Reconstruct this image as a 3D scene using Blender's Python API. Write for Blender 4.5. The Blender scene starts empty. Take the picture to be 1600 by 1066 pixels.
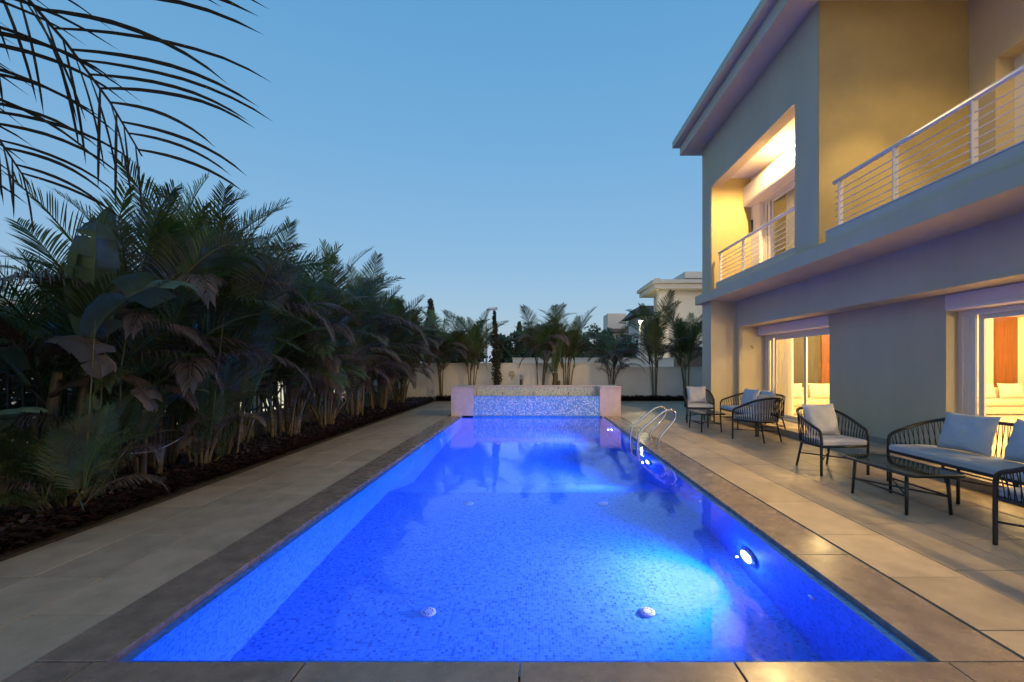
import bpy, bmesh, math, random
from mathutils import Vector, Matrix, noise
R = math.radians
random.seed(7)
S = bpy.context.scene
C = S.collection

# ---------------------------------------------------------------- camera, sky, dusk light, exposure
CAM_H = 1.40
cam = bpy.data.cameras.new('camera'); camo = bpy.data.objects.new('camera', cam); C.objects.link(camo)
camo.location = (0, 0, CAM_H); camo.rotation_euler = (R(90), 0, 0)
cam.sensor_width = 36; cam.lens = 16.0; cam.shift_x = -0.02125; cam.shift_y = 0.0231
cam.clip_start = 0.05; cam.clip_end = 3000
S.camera = camo
W = bpy.data.worlds.new('World'); S.world = W; W.use_nodes = True
wn = W.node_tree; bg = wn.nodes['Background']
sky = wn.nodes.new('ShaderNodeTexSky'); sky.sky_type = 'NISHITA'; sky.sun_disc = False
SUN_EL, SUN_ROT = 1.5, 178.0
sky.sun_elevation = R(SUN_EL); sky.sun_rotation = R(SUN_ROT)
sky.air_density = 1.0; sky.dust_density = 0.5; sky.ozone_density = 3.0
# clear dusk sky: the Nishita sky evened out by a pale blue haze that depends on elevation only, the same all round
tc = wn.nodes.new('ShaderNodeTexCoord'); sz = wn.nodes.new('ShaderNodeSeparateXYZ'); wn.links.new(tc.outputs['Generated'], sz.inputs[0])
rp_ = wn.nodes.new('ShaderNodeValToRGB'); wn.links.new(sz.outputs['Z'], rp_.inputs[0]); el_ = rp_.color_ramp.elements
el_[0].position = 0; el_[0].color = (.40, .52, .66, 1); el_[1].position = 1; el_[1].color = (.07, .24, .48, 1)
for q_, c_ in ((.08, (.37, .53, .69)), (.22, (.26, .46, .68)), (.42, (.175, .41, .67)), (.60, (.125, .36, .64))): el_.new(q_).color = (*c_, 1)
mx_ = wn.nodes.new('ShaderNodeMix'); mx_.data_type = 'RGBA'; mx_.inputs[0].default_value = .9
wn.links.new(sky.outputs[0], mx_.inputs[6]); wn.links.new(rp_.outputs[0], mx_.inputs[7])
wn.links.new(mx_.outputs[2], bg.inputs[0]); bg.inputs[1].default_value = 0.125
sl = bpy.data.lights.new('afterglow_sun', 'SUN'); sl.energy = 0.14; sl.angle = R(50); sl.color = (1, .78, .58)
so = bpy.data.objects.new('afterglow_sun', sl); C.objects.link(so)
_d = Vector((math.sin(R(SUN_ROT)), math.cos(R(SUN_ROT)), math.tan(R(9))))
so.rotation_euler = _d.to_track_quat('Z', 'Y').to_euler()
S.view_settings.view_transform = 'Standard'; S.view_settings.look = 'None'
S.view_settings.exposure = 3.0; S.view_settings.gamma = 1
S.view_settings.use_curve_mapping = False
S.render.engine = 'CYCLES'
S.cycles.use_denoising = True
S.cycles.max_bounces = 10; S.cycles.diffuse_bounces = 4; S.cycles.glossy_bounces = 4
S.cycles.transmission_bounces = 6; S.cycles.transparent_max_bounces = 12
S.cycles.sample_clamp_indirect = 3.0
LU = 1 / 8.0       # lamp powers below are given for exposure 0 and divided by 2**exposure

# ---------------------------------------------------------------- helpers
ORG = {}
def tag(o, label=None, cat=None, group=None, kind=None):
    if label: o['label'] = label
    if cat: o['category'] = cat
    if group: o['group'] = group
    if kind: o['kind'] = kind
    return o
def empty(name, loc=(0, 0, 0), label=None, cat=None, group=None, kind=None):
    o = bpy.data.objects.new(name, None); C.objects.link(o); o.location = loc; o.empty_display_size = .1
    ORG[o.name] = Vector(loc)
    return tag(o, label, cat, group, kind)
def children(o): return [c for c in bpy.data.objects if c.parent == o]
def copy_tree(o, parent=None):
    c = o.copy(); C.objects.link(c); c.parent = parent
    for ch in list(o.children): copy_tree(ch, c)
    return c
def put(name, mesh, parent=None, loc=(0, 0, 0), rot=(0, 0, 0), scale=(1, 1, 1)):
    o = bpy.data.objects.new(name, mesh); C.objects.link(o)
    if parent is not None:
        o.parent = parent; loc = Vector(loc) - ORG.get(parent.name, Vector())
    o.location = loc; o.rotation_euler = rot; o.scale = scale
    ORG[o.name] = Vector(loc) + (ORG.get(parent.name, Vector()) if parent is not None else Vector())
    return o
def crom(pts, n=6, closed=False):
    P = [Vector(p) for p in pts]; out = []
    m = len(P)
    rng = range(m if closed else m - 1)
    for i in rng:
        if closed: p0, p1, p2, p3 = P[(i-1) % m], P[i], P[(i+1) % m], P[(i+2) % m]
        else: p0, p1, p2, p3 = P[max(i-1, 0)], P[i], P[i+1], P[min(i+2, m-1)]
        for k in range(n):
            t = k / n
            out.append(.5*((2*p1)+(p2-p0)*t+(2*p0-5*p1+4*p2-p3)*t*t+(3*p1-p0-3*p2+p3)*t**3))
    if not closed: out.append(P[-1])
    return out
class MB:
    def __init__(s): s.v = []; s.f = []
    def add(s, vs, fs):
        b = len(s.v); s.v += [tuple(p) for p in vs]; s.f += [tuple(i+b for i in f) for f in fs]; return s
    def box(s, x0, x1, y0, y1, z0, z1):
        return s.add([(x0,y0,z0),(x1,y0,z0),(x1,y1,z0),(x0,y1,z0),(x0,y0,z1),(x1,y0,z1),(x1,y1,z1),(x0,y1,z1)],
                     [(0,3,2,1),(4,5,6,7),(0,1,5,4),(1,2,6,5),(2,3,7,6),(3,0,4,7)])
    def quad(s, *p): return s.add(p, [tuple(range(len(p)))])
    def prism(s, pts, z0, z1):
        n = len(pts)
        return s.add([(x,y,z0) for x,y in pts]+[(x,y,z1) for x,y in pts],
                     [tuple(range(n-1,-1,-1)), tuple(range(n,2*n))]+[(i,(i+1)%n,n+(i+1)%n,n+i) for i in range(n)])
    def tube(s, pts, r, n=8, closed=False):
        P = [Vector(p) for p in pts]; m = len(P); rings = []
        up = Vector((0,0,1)); prev = None
        for i in range(m):
            if closed: t = P[(i+1) % m]-P[(i-1) % m]
            else: t = P[min(i+1,m-1)]-P[max(i-1,0)]
            t = t.normalized() if t.length > 1e-9 else Vector((0,0,1))
            if prev is None:
                a = t.cross(up)
                if a.length < .05: a = t.cross(Vector((0,1,0)))
            else: a = prev-t*prev.dot(t)
            a.normalize(); b = t.cross(a); prev = a
            rr = r(i/(m-1)) if callable(r) else r
            rings.append([P[i]+(a*math.cos(2*math.pi*k/n)+b*math.sin(2*math.pi*k/n))*rr for k in range(n)])
        vs = [p for g in rings for p in g]; fs = []
        for i in range(m if closed else m-1):
            j = (i+1) % m
            for k in range(n): fs.append((i*n+k, i*n+(k+1) % n, j*n+(k+1) % n, j*n+k))
        if not closed: fs += [tuple(range(n-1,-1,-1)), tuple((m-1)*n+k for k in range(n))]
        return s.add(vs, fs)
    def lathe(s, prof, n=16, c=(0,0,0), axis='Z'):
        vs = []; fs = []; m = len(prof)
        for r, h in prof:
            for k in range(n):
                a = 2*math.pi*k/n; p = (r*math.cos(a), r*math.sin(a), h)
                if axis == 'X': p = (p[2], p[0], p[1])
                vs.append((p[0]+c[0], p[1]+c[1], p[2]+c[2]))
        for i in range(m-1):
            for k in range(n): fs.append((i*n+k, i*n+(k+1) % n, (i+1)*n+(k+1) % n, (i+1)*n+k))
        fs += [tuple(range(n-1,-1,-1)), tuple((m-1)*n+k for k in range(n))]
        return s.add(vs, fs)
    def mesh(s, name, mat, smooth=False, bevel=0, off=Vector()):
        me = bpy.data.meshes.new(name)
        me.from_pydata([(v[0]-off[0], v[1]-off[1], v[2]-off[2]) for v in s.v], [], s.f)
        bm = bmesh.new(); bm.from_mesh(me)
        if bevel:
            es = [e for e in bm.edges if len(e.link_faces) == 2 and e.calc_face_angle(0) > .5]
            bmesh.ops.bevel(bm, geom=es, offset=bevel, segments=2, affect='EDGES', profile=.5)
        bmesh.ops.recalc_face_normals(bm, faces=bm.faces)
        bm.to_mesh(me); bm.free()
        if mat: me.materials.append(mat)
        if smooth:
            for p in me.polygons: p.use_smooth = True
        return me
    def build(s, name, mat, parent=None, smooth=False, bevel=0):
        off = ORG.get(parent.name, Vector()) if parent is not None else Vector()
        o = bpy.data.objects.new(name, s.mesh(name, mat, smooth, bevel, off)); C.objects.link(o)
        if parent is not None: o.parent = parent
        ORG[o.name] = off
        return o
def bx(name, mat, parent, *d, bevel=0): return MB().box(*d).build(name, mat, parent, bevel=bevel)

# ---------------------------------------------------------------- materials
def nodes(name):
    m = bpy.data.materials.new(name); m.use_nodes = True
    return m, m.node_tree, m.node_tree.nodes['Principled BSDF']
def N(nt, t, **kw):
    n = nt.nodes.new(t)
    for k, v in kw.items(): setattr(n, k, v)
    return n
def mat(name, col, rough=.6, var=.2, scale=4, bump=0, bscale=80, metal=0, rand=0, coord='pos', col2=None, spec=.5, detail=6, stretch=None, rvar=0):
    """principled surface whose colour drifts with a noise (wear, grain) and with the object's random number"""
    m, nt, p = nodes(name); L = nt.links
    if coord == 'pos': g = N(nt, 'ShaderNodeNewGeometry').outputs['Position']
    else: g = N(nt, 'ShaderNodeTexCoord').outputs['Object']
    if stretch:
        mp = N(nt, 'ShaderNodeMapping'); mp.inputs['Scale'].default_value = stretch; L.new(g, mp.inputs[0]); g = mp.outputs[0]
    nz = N(nt, 'ShaderNodeTexNoise'); nz.inputs['Scale'].default_value = scale; nz.inputs['Detail'].default_value = detail
    nz.inputs['Roughness'].default_value = .65; L.new(g, nz.inputs['Vector'])
    rp = N(nt, 'ShaderNodeValToRGB'); e = rp.color_ramp.elements
    c2 = col2 or tuple(c*(1-var) for c in col)
    e[0].position = .3; e[1].position = .7
    e[0].color = (*c2, 1); e[1].color = (*[min(1, c*(1+var*.4)) for c in col], 1)
    L.new(nz.outputs['Fac'], rp.inputs[0]); out = rp.outputs[0]
    if rand:
        oi = N(nt, 'ShaderNodeObjectInfo'); mr = N(nt, 'ShaderNodeMapRange')
        mr.inputs[3].default_value = 1-rand; mr.inputs[4].default_value = 1+rand; L.new(oi.outputs['Random'], mr.inputs[0])
        mx = N(nt, 'ShaderNodeMix', data_type='RGBA', blend_type='MULTIPLY'); mx.inputs[0].default_value = 1
        cb = N(nt, 'ShaderNodeCombineColor')
        for i in range(3): L.new(mr.outputs[0], cb.inputs[i])
        L.new(out, mx.inputs[6]); L.new(cb.outputs[0], mx.inputs[7]); out = mx.outputs[2]
    L.new(out, p.inputs['Base Color'])
    p.inputs['Roughness'].default_value = rough; p.inputs['Metallic'].default_value = metal
    p.inputs['Specular IOR Level'].default_value = spec
    if rvar:
        mr = N(nt, 'ShaderNodeMapRange'); mr.inputs[3].default_value = max(.03, rough-rvar); mr.inputs[4].default_value = min(1, rough+rvar)
        n3 = N(nt, 'ShaderNodeTexNoise'); n3.inputs['Scale'].default_value = scale*2.3; n3.inputs['Detail'].default_value = 4; L.new(g, n3.inputs['Vector'])
        L.new(n3.outputs['Fac'], mr.inputs[0]); L.new(mr.outputs[0], p.inputs['Roughness'])
    if bump:
        n2 = N(nt, 'ShaderNodeTexNoise'); n2.inputs['Scale'].default_value = bscale; n2.inputs['Detail'].default_value = 3; L.new(g, n2.inputs['Vector'])
        b = N(nt, 'ShaderNodeBump'); b.inputs['Strength'].default_value = bump; b.inputs['Distance'].default_value = .01
        L.new(n2.outputs['Fac'], b.inputs['Height']); L.new(b.outputs[0], p.inputs['Normal'])
    return m
def mosaic(name, axes, cols, size, rough=.2, grout=(.08, .29, .64)):
    """small glass tiles: one colour per cell (white noise), pale grout; flat pattern far too fine to build"""
    m, nt, p = nodes(name); L = nt.links
    g = N(nt, 'ShaderNodeNewGeometry').outputs['Position']
    sp = N(nt, 'ShaderNodeSeparateXYZ'); L.new(g, sp.inputs[0]); cb = N(nt, 'ShaderNodeCombineXYZ')
    for i, a in enumerate(axes): L.new(sp.outputs['XYZ'.index(a)], cb.inputs[i])
    sc = N(nt, 'ShaderNodeVectorMath', operation='SCALE'); sc.inputs['Scale'].default_value = 1/size; L.new(cb.outputs[0], sc.inputs[0])
    fl = N(nt, 'ShaderNodeVectorMath', operation='FLOOR'); L.new(sc.outputs[0], fl.inputs[0])
    fr = N(nt, 'ShaderNodeVectorMath', operation='FRACTION'); L.new(sc.outputs[0], fr.inputs[0])
    wn_ = N(nt, 'ShaderNodeTexWhiteNoise', noise_dimensions='2D'); L.new(fl.outputs[0], wn_.inputs['Vector'])
    rp = N(nt, 'ShaderNodeValToRGB'); rp.color_ramp.interpolation = 'CONSTANT'
    e = rp.color_ramp.elements; e[0].color = (*cols[0][1], 1); e[0].position = 0; e[1].position = cols[1][0]; e[1].color = (*cols[1][1], 1)
    for q, c in cols[2:]: n = e.new(q); n.color = (*c, 1)
    L.new(wn_.outputs['Value'], rp.inputs[0])
    s2 = N(nt, 'ShaderNodeSeparateXYZ'); L.new(fr.outputs[0], s2.inputs[0])
    a = N(nt, 'ShaderNodeMath', operation='LESS_THAN'); a.inputs[1].default_value = .10; L.new(s2.outputs[0], a.inputs[0])
    b = N(nt, 'ShaderNodeMath', operation='LESS_THAN'); b.inputs[1].default_value = .10; L.new(s2.outputs[1], b.inputs[0])
    mxm = N(nt, 'ShaderNodeMath', operation='MAXIMUM'); L.new(a.outputs[0], mxm.inputs[0]); L.new(b.outputs[0], mxm.inputs[1])
    mx = N(nt, 'ShaderNodeMix', data_type='RGBA'); L.new(mxm.outputs[0], mx.inputs[0]); L.new(rp.outputs[0], mx.inputs[6]); mx.inputs[7].default_value = (*grout, 1)
    L.new(mx.outputs[2], p.inputs['Base Color']); p.inputs['Roughness'].default_value = rough
    return m
def glass(name, tint=(.95, .97, .96), gloss=1.0):
    m, nt, p = nodes(name); L = nt.links; nt.nodes.remove(p)
    t = N(nt, 'ShaderNodeBsdfTransparent'); t.inputs[0].default_value = (*tint, 1)
    g = N(nt, 'ShaderNodeBsdfGlossy'); g.inputs['Roughness'].default_value = .01
    lw_ = N(nt, 'ShaderNodeLayerWeight'); lw_.inputs[0].default_value = .5
    pw_ = N(nt, 'ShaderNodeMath', operation='POWER'); pw_.inputs[1].default_value = 5; L.new(lw_.outputs['Facing'], pw_.inputs[0])
    fr = N(nt, 'ShaderNodeMath', operation='MULTIPLY_ADD'); fr.inputs[1].default_value = .9; fr.inputs[2].default_value = .045; L.new(pw_.outputs[0], fr.inputs[0])
    mx = N(nt, 'ShaderNodeMixShader'); L.new(fr.outputs[0], mx.inputs[0]); L.new(t.outputs[0], mx.inputs[1]); L.new(g.outputs[0], mx.inputs[2])
    L.new(mx.outputs[0], nt.nodes['Material Output'].inputs[0])
    return m
def emit(name, col, st):
    m, nt, p = nodes(name)
    p.inputs['Base Color'].default_value = (.8, .8, .8, 1); p.inputs['Emission Color'].default_value = (*col, 1); p.inputs['Emission Strength'].default_value = st
    return m
def water_mat():
    m, nt, p = nodes('pool_water'); L = nt.links
    p.inputs['Base Color'].default_value = (1, 1, 1, 1); p.inputs['Roughness'].default_value = 0
    p.inputs['IOR'].default_value = 1.333; p.inputs['Transmission Weight'].default_value = 1
    g = N(nt, 'ShaderNodeNewGeometry').outputs['Position']
    n = N(nt, 'ShaderNodeTexNoise'); n.inputs['Scale'].default_value = 6.5; n.inputs['Detail'].default_value = 3; L.new(g, n.inputs['Vector'])
    b = N(nt, 'ShaderNodeBump'); b.inputs['Strength'].default_value = .10; b.inputs['Distance'].default_value = .012
    L.new(n.outputs['Fac'], b.inputs['Height']); L.new(b.outputs[0], p.inputs['Normal'])
    return m
def leafmat(name, col, col2, rand=.3):
    m = mat(name, col, .45, .3, 5, rand=rand, coord='obj', col2=col2)
    nt = m.node_tree; p = nt.nodes['Principled BSDF']; out = nt.nodes['Material Output']
    tr = N(nt, 'ShaderNodeBsdfTranslucent'); tr.inputs[0].default_value = (*[c*1.3 for c in col], 1)
    mx = N(nt, 'ShaderNodeMixShader'); mx.inputs[0].default_value = .22
    nt.links.new(p.outputs[0], mx.inputs[1]); nt.links.new(tr.outputs[0], mx.inputs[2]); nt.links.new(mx.outputs[0], out.inputs[0])
    return m
PAV = mat('paving_stone', (.41, .325, .24), .42, .28, 3.5, .15, 140, rand=.11, rvar=.12)
COP = mat('coping_stone', (.25, .19, .155), 0.27, .35, 5, .02, 60, rand=.08, rvar=.10)
FST = mat('fountain_stone', (.58, .44, .37), .4, .2, 6, .1, 120, rvar=.1)
SOIL = mat('soil', (.05, .035, .025), .95, .5, 9, .8, 40)
EARTH = mat('ground', (.16, .13, .10), .95, .4, .7, .4, 8)
PLA = mat('plaster', (.51, .435, .285), .85, .10, 1.3, .35, 160, stretch=(1, 1, .4))
PLAW = mat('plaster_lamp_tint', (.40, .325, .15), .85, .14, 1.4, .35, 160)  # yellowed copy of the plaster, warm lamp light put into its colour
PLAL = mat('plaster_white', (.72, .67, .60), .85, .14, .9, .2, 180)
TRIM = mat('trim', (.54, .475, .345), .7, .1, 1.5, .1, 200)
ALU = mat('white_aluminium', (.62, .58, .53), .35, .06, 3)
RAIL = mat('painted_rail', (.62, .61, .60), .4, .06, 6)
SHUT = mat('shutter_box', (.70, .64, .56), .5, .06, 2)
BLK = mat('black_metal', (.012, .012, .013), .42, .2, 20, coord='obj')
ROPE = mat('black_rope', (.014, .014, .016), .75, .4, 60, coord='obj')
CUSH = mat('grey_cushion', (.50, .49, .50), .95, .08, 14, .35, 420, coord='obj', rand=.05)
STEEL = mat('stainless_steel', (.50, .48, .46), .22, .1, 30, metal=1, coord='obj')
GLASS = glass('window_glass'); TGL = glass('table_glass', (.62, .68, .66))
FLOORM = mat('interior_floor', (.72, .62, .46), .3, .1, 1.2, rvar=.08)
ROOM = mat('interior_white', (.80, .74, .62), .9, .05, 1)
TAUPE = mat('taupe_panel', (.10, .085, .06), .6, .25, 3, stretch=(8, 8, .6))
WOOD = mat('orange_wood', (.27, .085, .016), .45, .35, 3, col2=(.17, .05, .010), stretch=(9, 9, .5))
SOFA = mat('cream_upholstery', (.66, .58, .42), .95, .08, 8, .3, 200)
CURT = leafmat('sheer_curtain', (.80, .76, .66), (.74, .70, .60), 0)
GREEN = leafmat('palm_green', (.070, .125, .022), (.040, .078, .016))
DGREEN = leafmat('palm_dark_green', (.058, .082, .018), (.038, .054, .014))
BROWN = leafmat('palm_dry', (.115, .075, .050), (.060, .042, .032))
OLIVE = leafmat('palm_olive', (0.156, 0.137, 0.039), (0.078, 0.078, 0.026))
CANE = mat('palm_cane', (.20, .135, .05), .6, .45, 7, .3, 60, coord='obj', rand=.35, col2=(.05, .045, .022), stretch=(1, 1, 5))
BAN = leafmat('banana_green', (.085, .12, .055), (.055, .08, .035))
BANB = leafmat('banana_dry', (.105, .062, .034), (.065, .038, .022))
BANS = mat('banana_stem', (.12, .078, .02), .5, .5, 5, .2, 40, coord='obj', col2=(.045, .04, .016), stretch=(3, 3, 1))
REDL = leafmat('ground_cover_leaf', (.050, .016, .016), (.025, .018, .012), 0)
TREE = leafmat('tree_leaf', (0.068, 0.098, 0.042), (0.045, 0.068, 0.030))
CYPR = leafmat('cypress_leaf', (.040, .040, .022), (.028, .026, .016))
BARK = mat('bark', (.12, .085, .06), .9, .4, 12, .6, 40, coord='obj')
FENC = mat('fence_metal', (.05, .055, .06), .5, .2, 10)
FARW = mat('far_wall', (.74, .64, .54), .85, .08, .5)
FARD = mat('far_dark', (.08, .07, .06), .7, .2, 1)
FARR = mat('far_roof', (.22, .10, .07), .8, .2, 2)
WHITEP = mat('white_plastic', (.75, .77, .78), .4, .05, 20)
TC = [(0, (.02, .12, .40)), (.08, (.03, .18, .51)), (.30, (.055, .235, .60)), (.55, (.07, .255, .64)), (.80, (.045, .215, .57))]
MF = mosaic('mosaic_floor', 'XY', TC, .024, .65); MWX = mosaic('mosaic_side', 'YZ', TC, .024, .65); MWY = mosaic('mosaic_end', 'XZ', TC, .024, .65)
for m_ in (MF, MWX, MWY): m_.node_tree.nodes['Principled BSDF'].inputs['Specular IOR Level'].default_value = .12
FC = [(0, (.12, .26, .46)), (.28, (.16, .36, .55)), (.52, (.28, .46, .58)), (.72, (.55, .58, .56)), (.88, (.10, .20, .42))]
MFB = mosaic('mosaic_fountain', 'XZ', FC, .03, .25)
CC = [(0, (.58, .52, .38)), (.3, (.46, .44, .36)), (.55, (.62, .58, .48)), (.8, (.34, .38, .36)), (.92, (.22, .30, .36))]
MFC = mosaic('mosaic_cream', 'XZ', CC, .03, .3)
INLET = mat('inlet_plastic', (.38, .46, .62), .5, .1, 20)
SLOT = mat('drain_slot', (.02, .02, .02), .5, .3, 20)
BLUE = (.008, .165, 1.0); WARM = (1.0, .66, .26)
POOLE = emit('pool_lamp_lens', (.55, .68, 1), 9*LU); WARME = emit('lamp_lens', (1, .86, .6), 40*LU)
STRE = emit('street_lamp_lens', (1, .95, .55), 300*LU); NBRE = emit('wall_glow_panel', (1, .93, .62), 0.75*LU)  # NBRE glows in place of lamplight on the neighbour's pale wall
def light(name, typ, loc, power, col=WARM, parent=None, size=.1, dirv=(0, 0, -1), spot=150, blend=.6):
    l = bpy.data.lights.new(name, typ); l.energy = power*LU; l.color = col
    if typ == 'AREA': l.shape = 'DISK'; l.size = size
    else: l.shadow_soft_size = size
    if typ == 'SPOT': l.spot_size = R(spot); l.spot_blend = blend
    o = put(name, l, parent, loc, Vector(dirv).to_track_quat('-Z', 'Y').to_euler())
    return o

# ---------------------------------------------------------------- pool, terrace, ground
PX0, PX1, PY0, PY1 = -1.935, 1.843, 2.19, 12.29       # water edge
LIP = .06
GX0, GX1, GY0, GY1 = PX0-LIP, PX1+LIP, PY0-LIP, PY1    # coping inner face
CX0, CX1, CY0 = -2.345, 2.31, 1.62                     # coping outer edge
BED_X, FENCE_X, BED_Y, WALL_Y = -3.79, -5.30, 17.45, 18.3
ZG = -.06
g = MB()
for (x0, x1, y0, y1) in ((-900, GX0, -900, 1500), (GX1, 900, -900, 1500), (GX0, GX1, -900, GY0), (GX0, GX1, GY1, 1500)):
    g.quad((x0, y0, ZG), (x1, y0, ZG), (x1, y1, ZG), (x0, y1, ZG))
tag(g.build('ground', EARTH), kind='structure')
zs, zd, zt = -1.0, -1.8, -.03
pool = empty('swimming_pool', (0, 7, 0), kind='structure')
m = MB()
m.quad((PX0, PY0, zs), (PX1, PY0, zs), (PX1, 6.06, zs), (PX0, 6.06, zs))
m.quad((PX0, 6.06, zs), (PX1, 6.06, zs), (PX1, 7.3, zd), (PX0, 7.3, zd))
m.quad((PX0, 7.3, zd), (PX1, 7.3, zd), (PX1, PY1, zd), (PX0, PY1, zd))
m.build('basin_floor', MF, pool)
m = MB()
for x in (PX0, PX1):
    m.quad((x, PY0, zt), (x, 6.06, zt), (x, 6.06, zs), (x, PY0, zs))
    m.quad((x, 6.06, zt), (x, 7.3, zt), (x, 7.3, zd), (x, 6.06, zs))
    m.quad((x, 7.3, zt), (x, PY1, zt), (x, PY1, zd), (x, 7.3, zd))
m.build('basin_side_wall', MWX, pool)
m = MB()
m.quad((PX0, PY0, zt), (PX1, PY0, zt), (PX1, PY0, zs), (PX0, PY0, zs))
m.quad((PX0, PY1, zt+.05), (PX1, PY1, zt+.05), (PX1, PY1, zd), (PX0, PY1, zd))
m.build('basin_end_wall', MWY, pool)
m = MB()
m.quad((GX0, GY0, zt), (PX0, PY0, zt), (PX0, PY1, zt), (GX0, PY1, zt))
m.quad((PX1, PY0, zt), (GX1, GY0, zt), (GX1, PY1, zt), (PX1, PY1, zt))
m.quad((GX0, GY0, zt), (GX1, GY0, zt), (PX1, PY0, zt), (PX0, PY0, zt))
m.build('overflow_lip', MF, pool)
water = tag(MB().quad((GX0-.004, GY0-.004, -.018), (GX1+.004, GY0-.004, -.018), (GX1+.004, GY1-.002, -.018), (GX0-.004, GY1-.002, -.018)).build('water', water_mat()), kind='structure')
def pieces(name, parent, material, x0, x1, y0, y1, ztop, thick, lens, along='Y', gap=.008, start=0, bevel=.003, cache={}):
    """a row of stones from y0 to y1 (or x0 to x1) whose lengths are taken from lens, each a piece of its own"""
    a, b = (y0, y1) if along == 'Y' else (x0, x1)
    p = a-start
    rnd = random.Random(int(round(x0*100))*7919+int(round(y0*100))*31+len(name))
    while p < b-.02:
        ln = rnd.choice(lens); q0, q1 = max(p, a), min(p+ln, b)
        if b-q1 < .12: q1 = b
        p = q1
        if q1-q0 < .03: continue
        w = (x1-x0 if along == 'Y' else y1-y0)-gap; l = q1-q0-gap
        key = (material.name, round(w, 3), round(l, 3), along)
        if key not in cache:
            h = (w/2, l/2) if along == 'Y' else (l/2, w/2)
            cache[key] = MB().box(-h[0], h[0], -h[1], h[1], -thick, 0).mesh(name, material, bevel=bevel)
        c = ((x0+x1)/2, (q0+q1)/2) if along == 'Y' else ((q0+q1)/2, (y0+y1)/2)
        put(name, cache[key], parent, (c[0], c[1], ztop+rnd.uniform(-.0012, .0012)))
CZ = .012
pieces('coping_stone', pool, COP, CX0, GX0, GY0, PY1, CZ, .09, [1.2])
pieces('coping_stone', pool, COP, GX1, CX1, GY0, PY1, CZ, .09, [1.2])
pieces('coping_stone', pool, COP, CX0, CX1, CY0, GY0, CZ, .09, [1.0], 'X', start=.72)
bx('slot_drain', SLOT, pool, CX1, CX1+.035, CY0, 17.4, -.05, -.012)
terr = empty('terrace', (0, 5, 0), kind='structure')
LN = [.6, .75, .9, .9]
for i in range(3):
    w = (CX0-BED_X)/3; pieces('paver', terr, PAV, BED_X+i*w, BED_X+(i+1)*w, 1.2, PY1+.6, 0, .04, LN, start=.3*i)
RX0 = CX1+.035
STEP_X = 4.95
for i in range(5):
    w = (STEP_X-RX0)/5; pieces('paver', terr, PAV, RX0+i*w, RX0+(i+1)*w, .6, PY1+.6, 0, .04, LN, start=.35*(i % 3))
for i in range(9):
    h = (BED_Y-PY1-.6)/9; pieces('paver', terr, PAV, BED_X, 7.2, PY1+.6+i*h, PY1+.6+(i+1)*h, 0, .04, [.9, 1.2], 'X', start=.4*(i % 3))
for i in range(2): pieces('paver', terr, PAV, BED_X, STEP_X, -.4+i*1.0, .6+i*1.0 if i == 0 else CY0-.004, 0, .04, [.9], 'X', start=.45*i) if i == 0 else pieces('paver', terr, PAV, CX0, RX0, .6, CY0, 0, .04, [.9], 'X')
pieces('step_stone', terr, PAV, STEP_X, 5.56, -1.4, 11.34, .12, .16, [.9])
tag(bx('planting_bed', SOIL, None, FENCE_X, BED_X-.01, -.5, BED_Y, -.07, .015), kind='structure')
tag(bx('back_planting_bed', SOIL, None, FENCE_X, 9, BED_Y+.005, WALL_Y, -.07, .015), kind='structure')
# floor inlets, wall fittings, under-water lamps: parts of the pool
def inlet(x, y, z):
    m = MB().lathe([(.058, 0), (.058, .010), (.048, .018), (.016, .022), (.001, .022)], 20)
    o = put('floor_inlet', m.mesh('floor_inlet', INLET, True), pool, (x, y, z))
    k = MB()
    for a in range(10):
        c, s_ = math.cos(a*.628), math.sin(a*.628); k.box(c*.034-.004, c*.034+.004, s_*.034-.004, s_*.034+.004, .017, .0235)
    k2 = put('slot', k.mesh('slot', SLOT), o, (x, y, z))
for y, z in ((3.45, zs), (5.65, zs), (10.1, zd)):
    for x in (-.80, .86): inlet(x, y, z)
for y in (3.0, 5.0, 6.2, 9.0):
    put('wall_fitting', MB().lathe([(.03, 0), (.03, .012), (.012, .018)], 12, axis='X').mesh('wall_fitting', WHITEP, True), pool, (PX1-.02, y, -.30))
for i, y in enumerate((3.88, 7.24, 10.57)):
    z = -.60
    o = put('pool_lamp', MB().lathe([(.135, 0), (.135, -.015), (.12, -.03), (.10, -.032)], 28, axis='X').mesh('pool_lamp', STEEL, True), pool, (PX1-.002, y, z))
    put('lens', MB().lathe([(.099, -.030), (.09, -.040), (.05, -.047), (.01, -.049)], 28, axis='X').mesh('lens', POOLE, True), o, (PX1-.002, y, z))
    light('lamp_glow', 'POINT', (PX1-.11, y, z), 14, (.12, .22, 1.0), o, .008)
    light('lamp_light', 'SPOT', (PX1-.07, y, z), 780, BLUE, o, .008, (-1, -.05, .0), 140, .7)
    light('lamp_beam', 'SPOT', (PX1-.07, y, z), 280, (1.0, .40, 1.0), o, .008, (-1, -.08, -.42), 80, 1.0)
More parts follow.
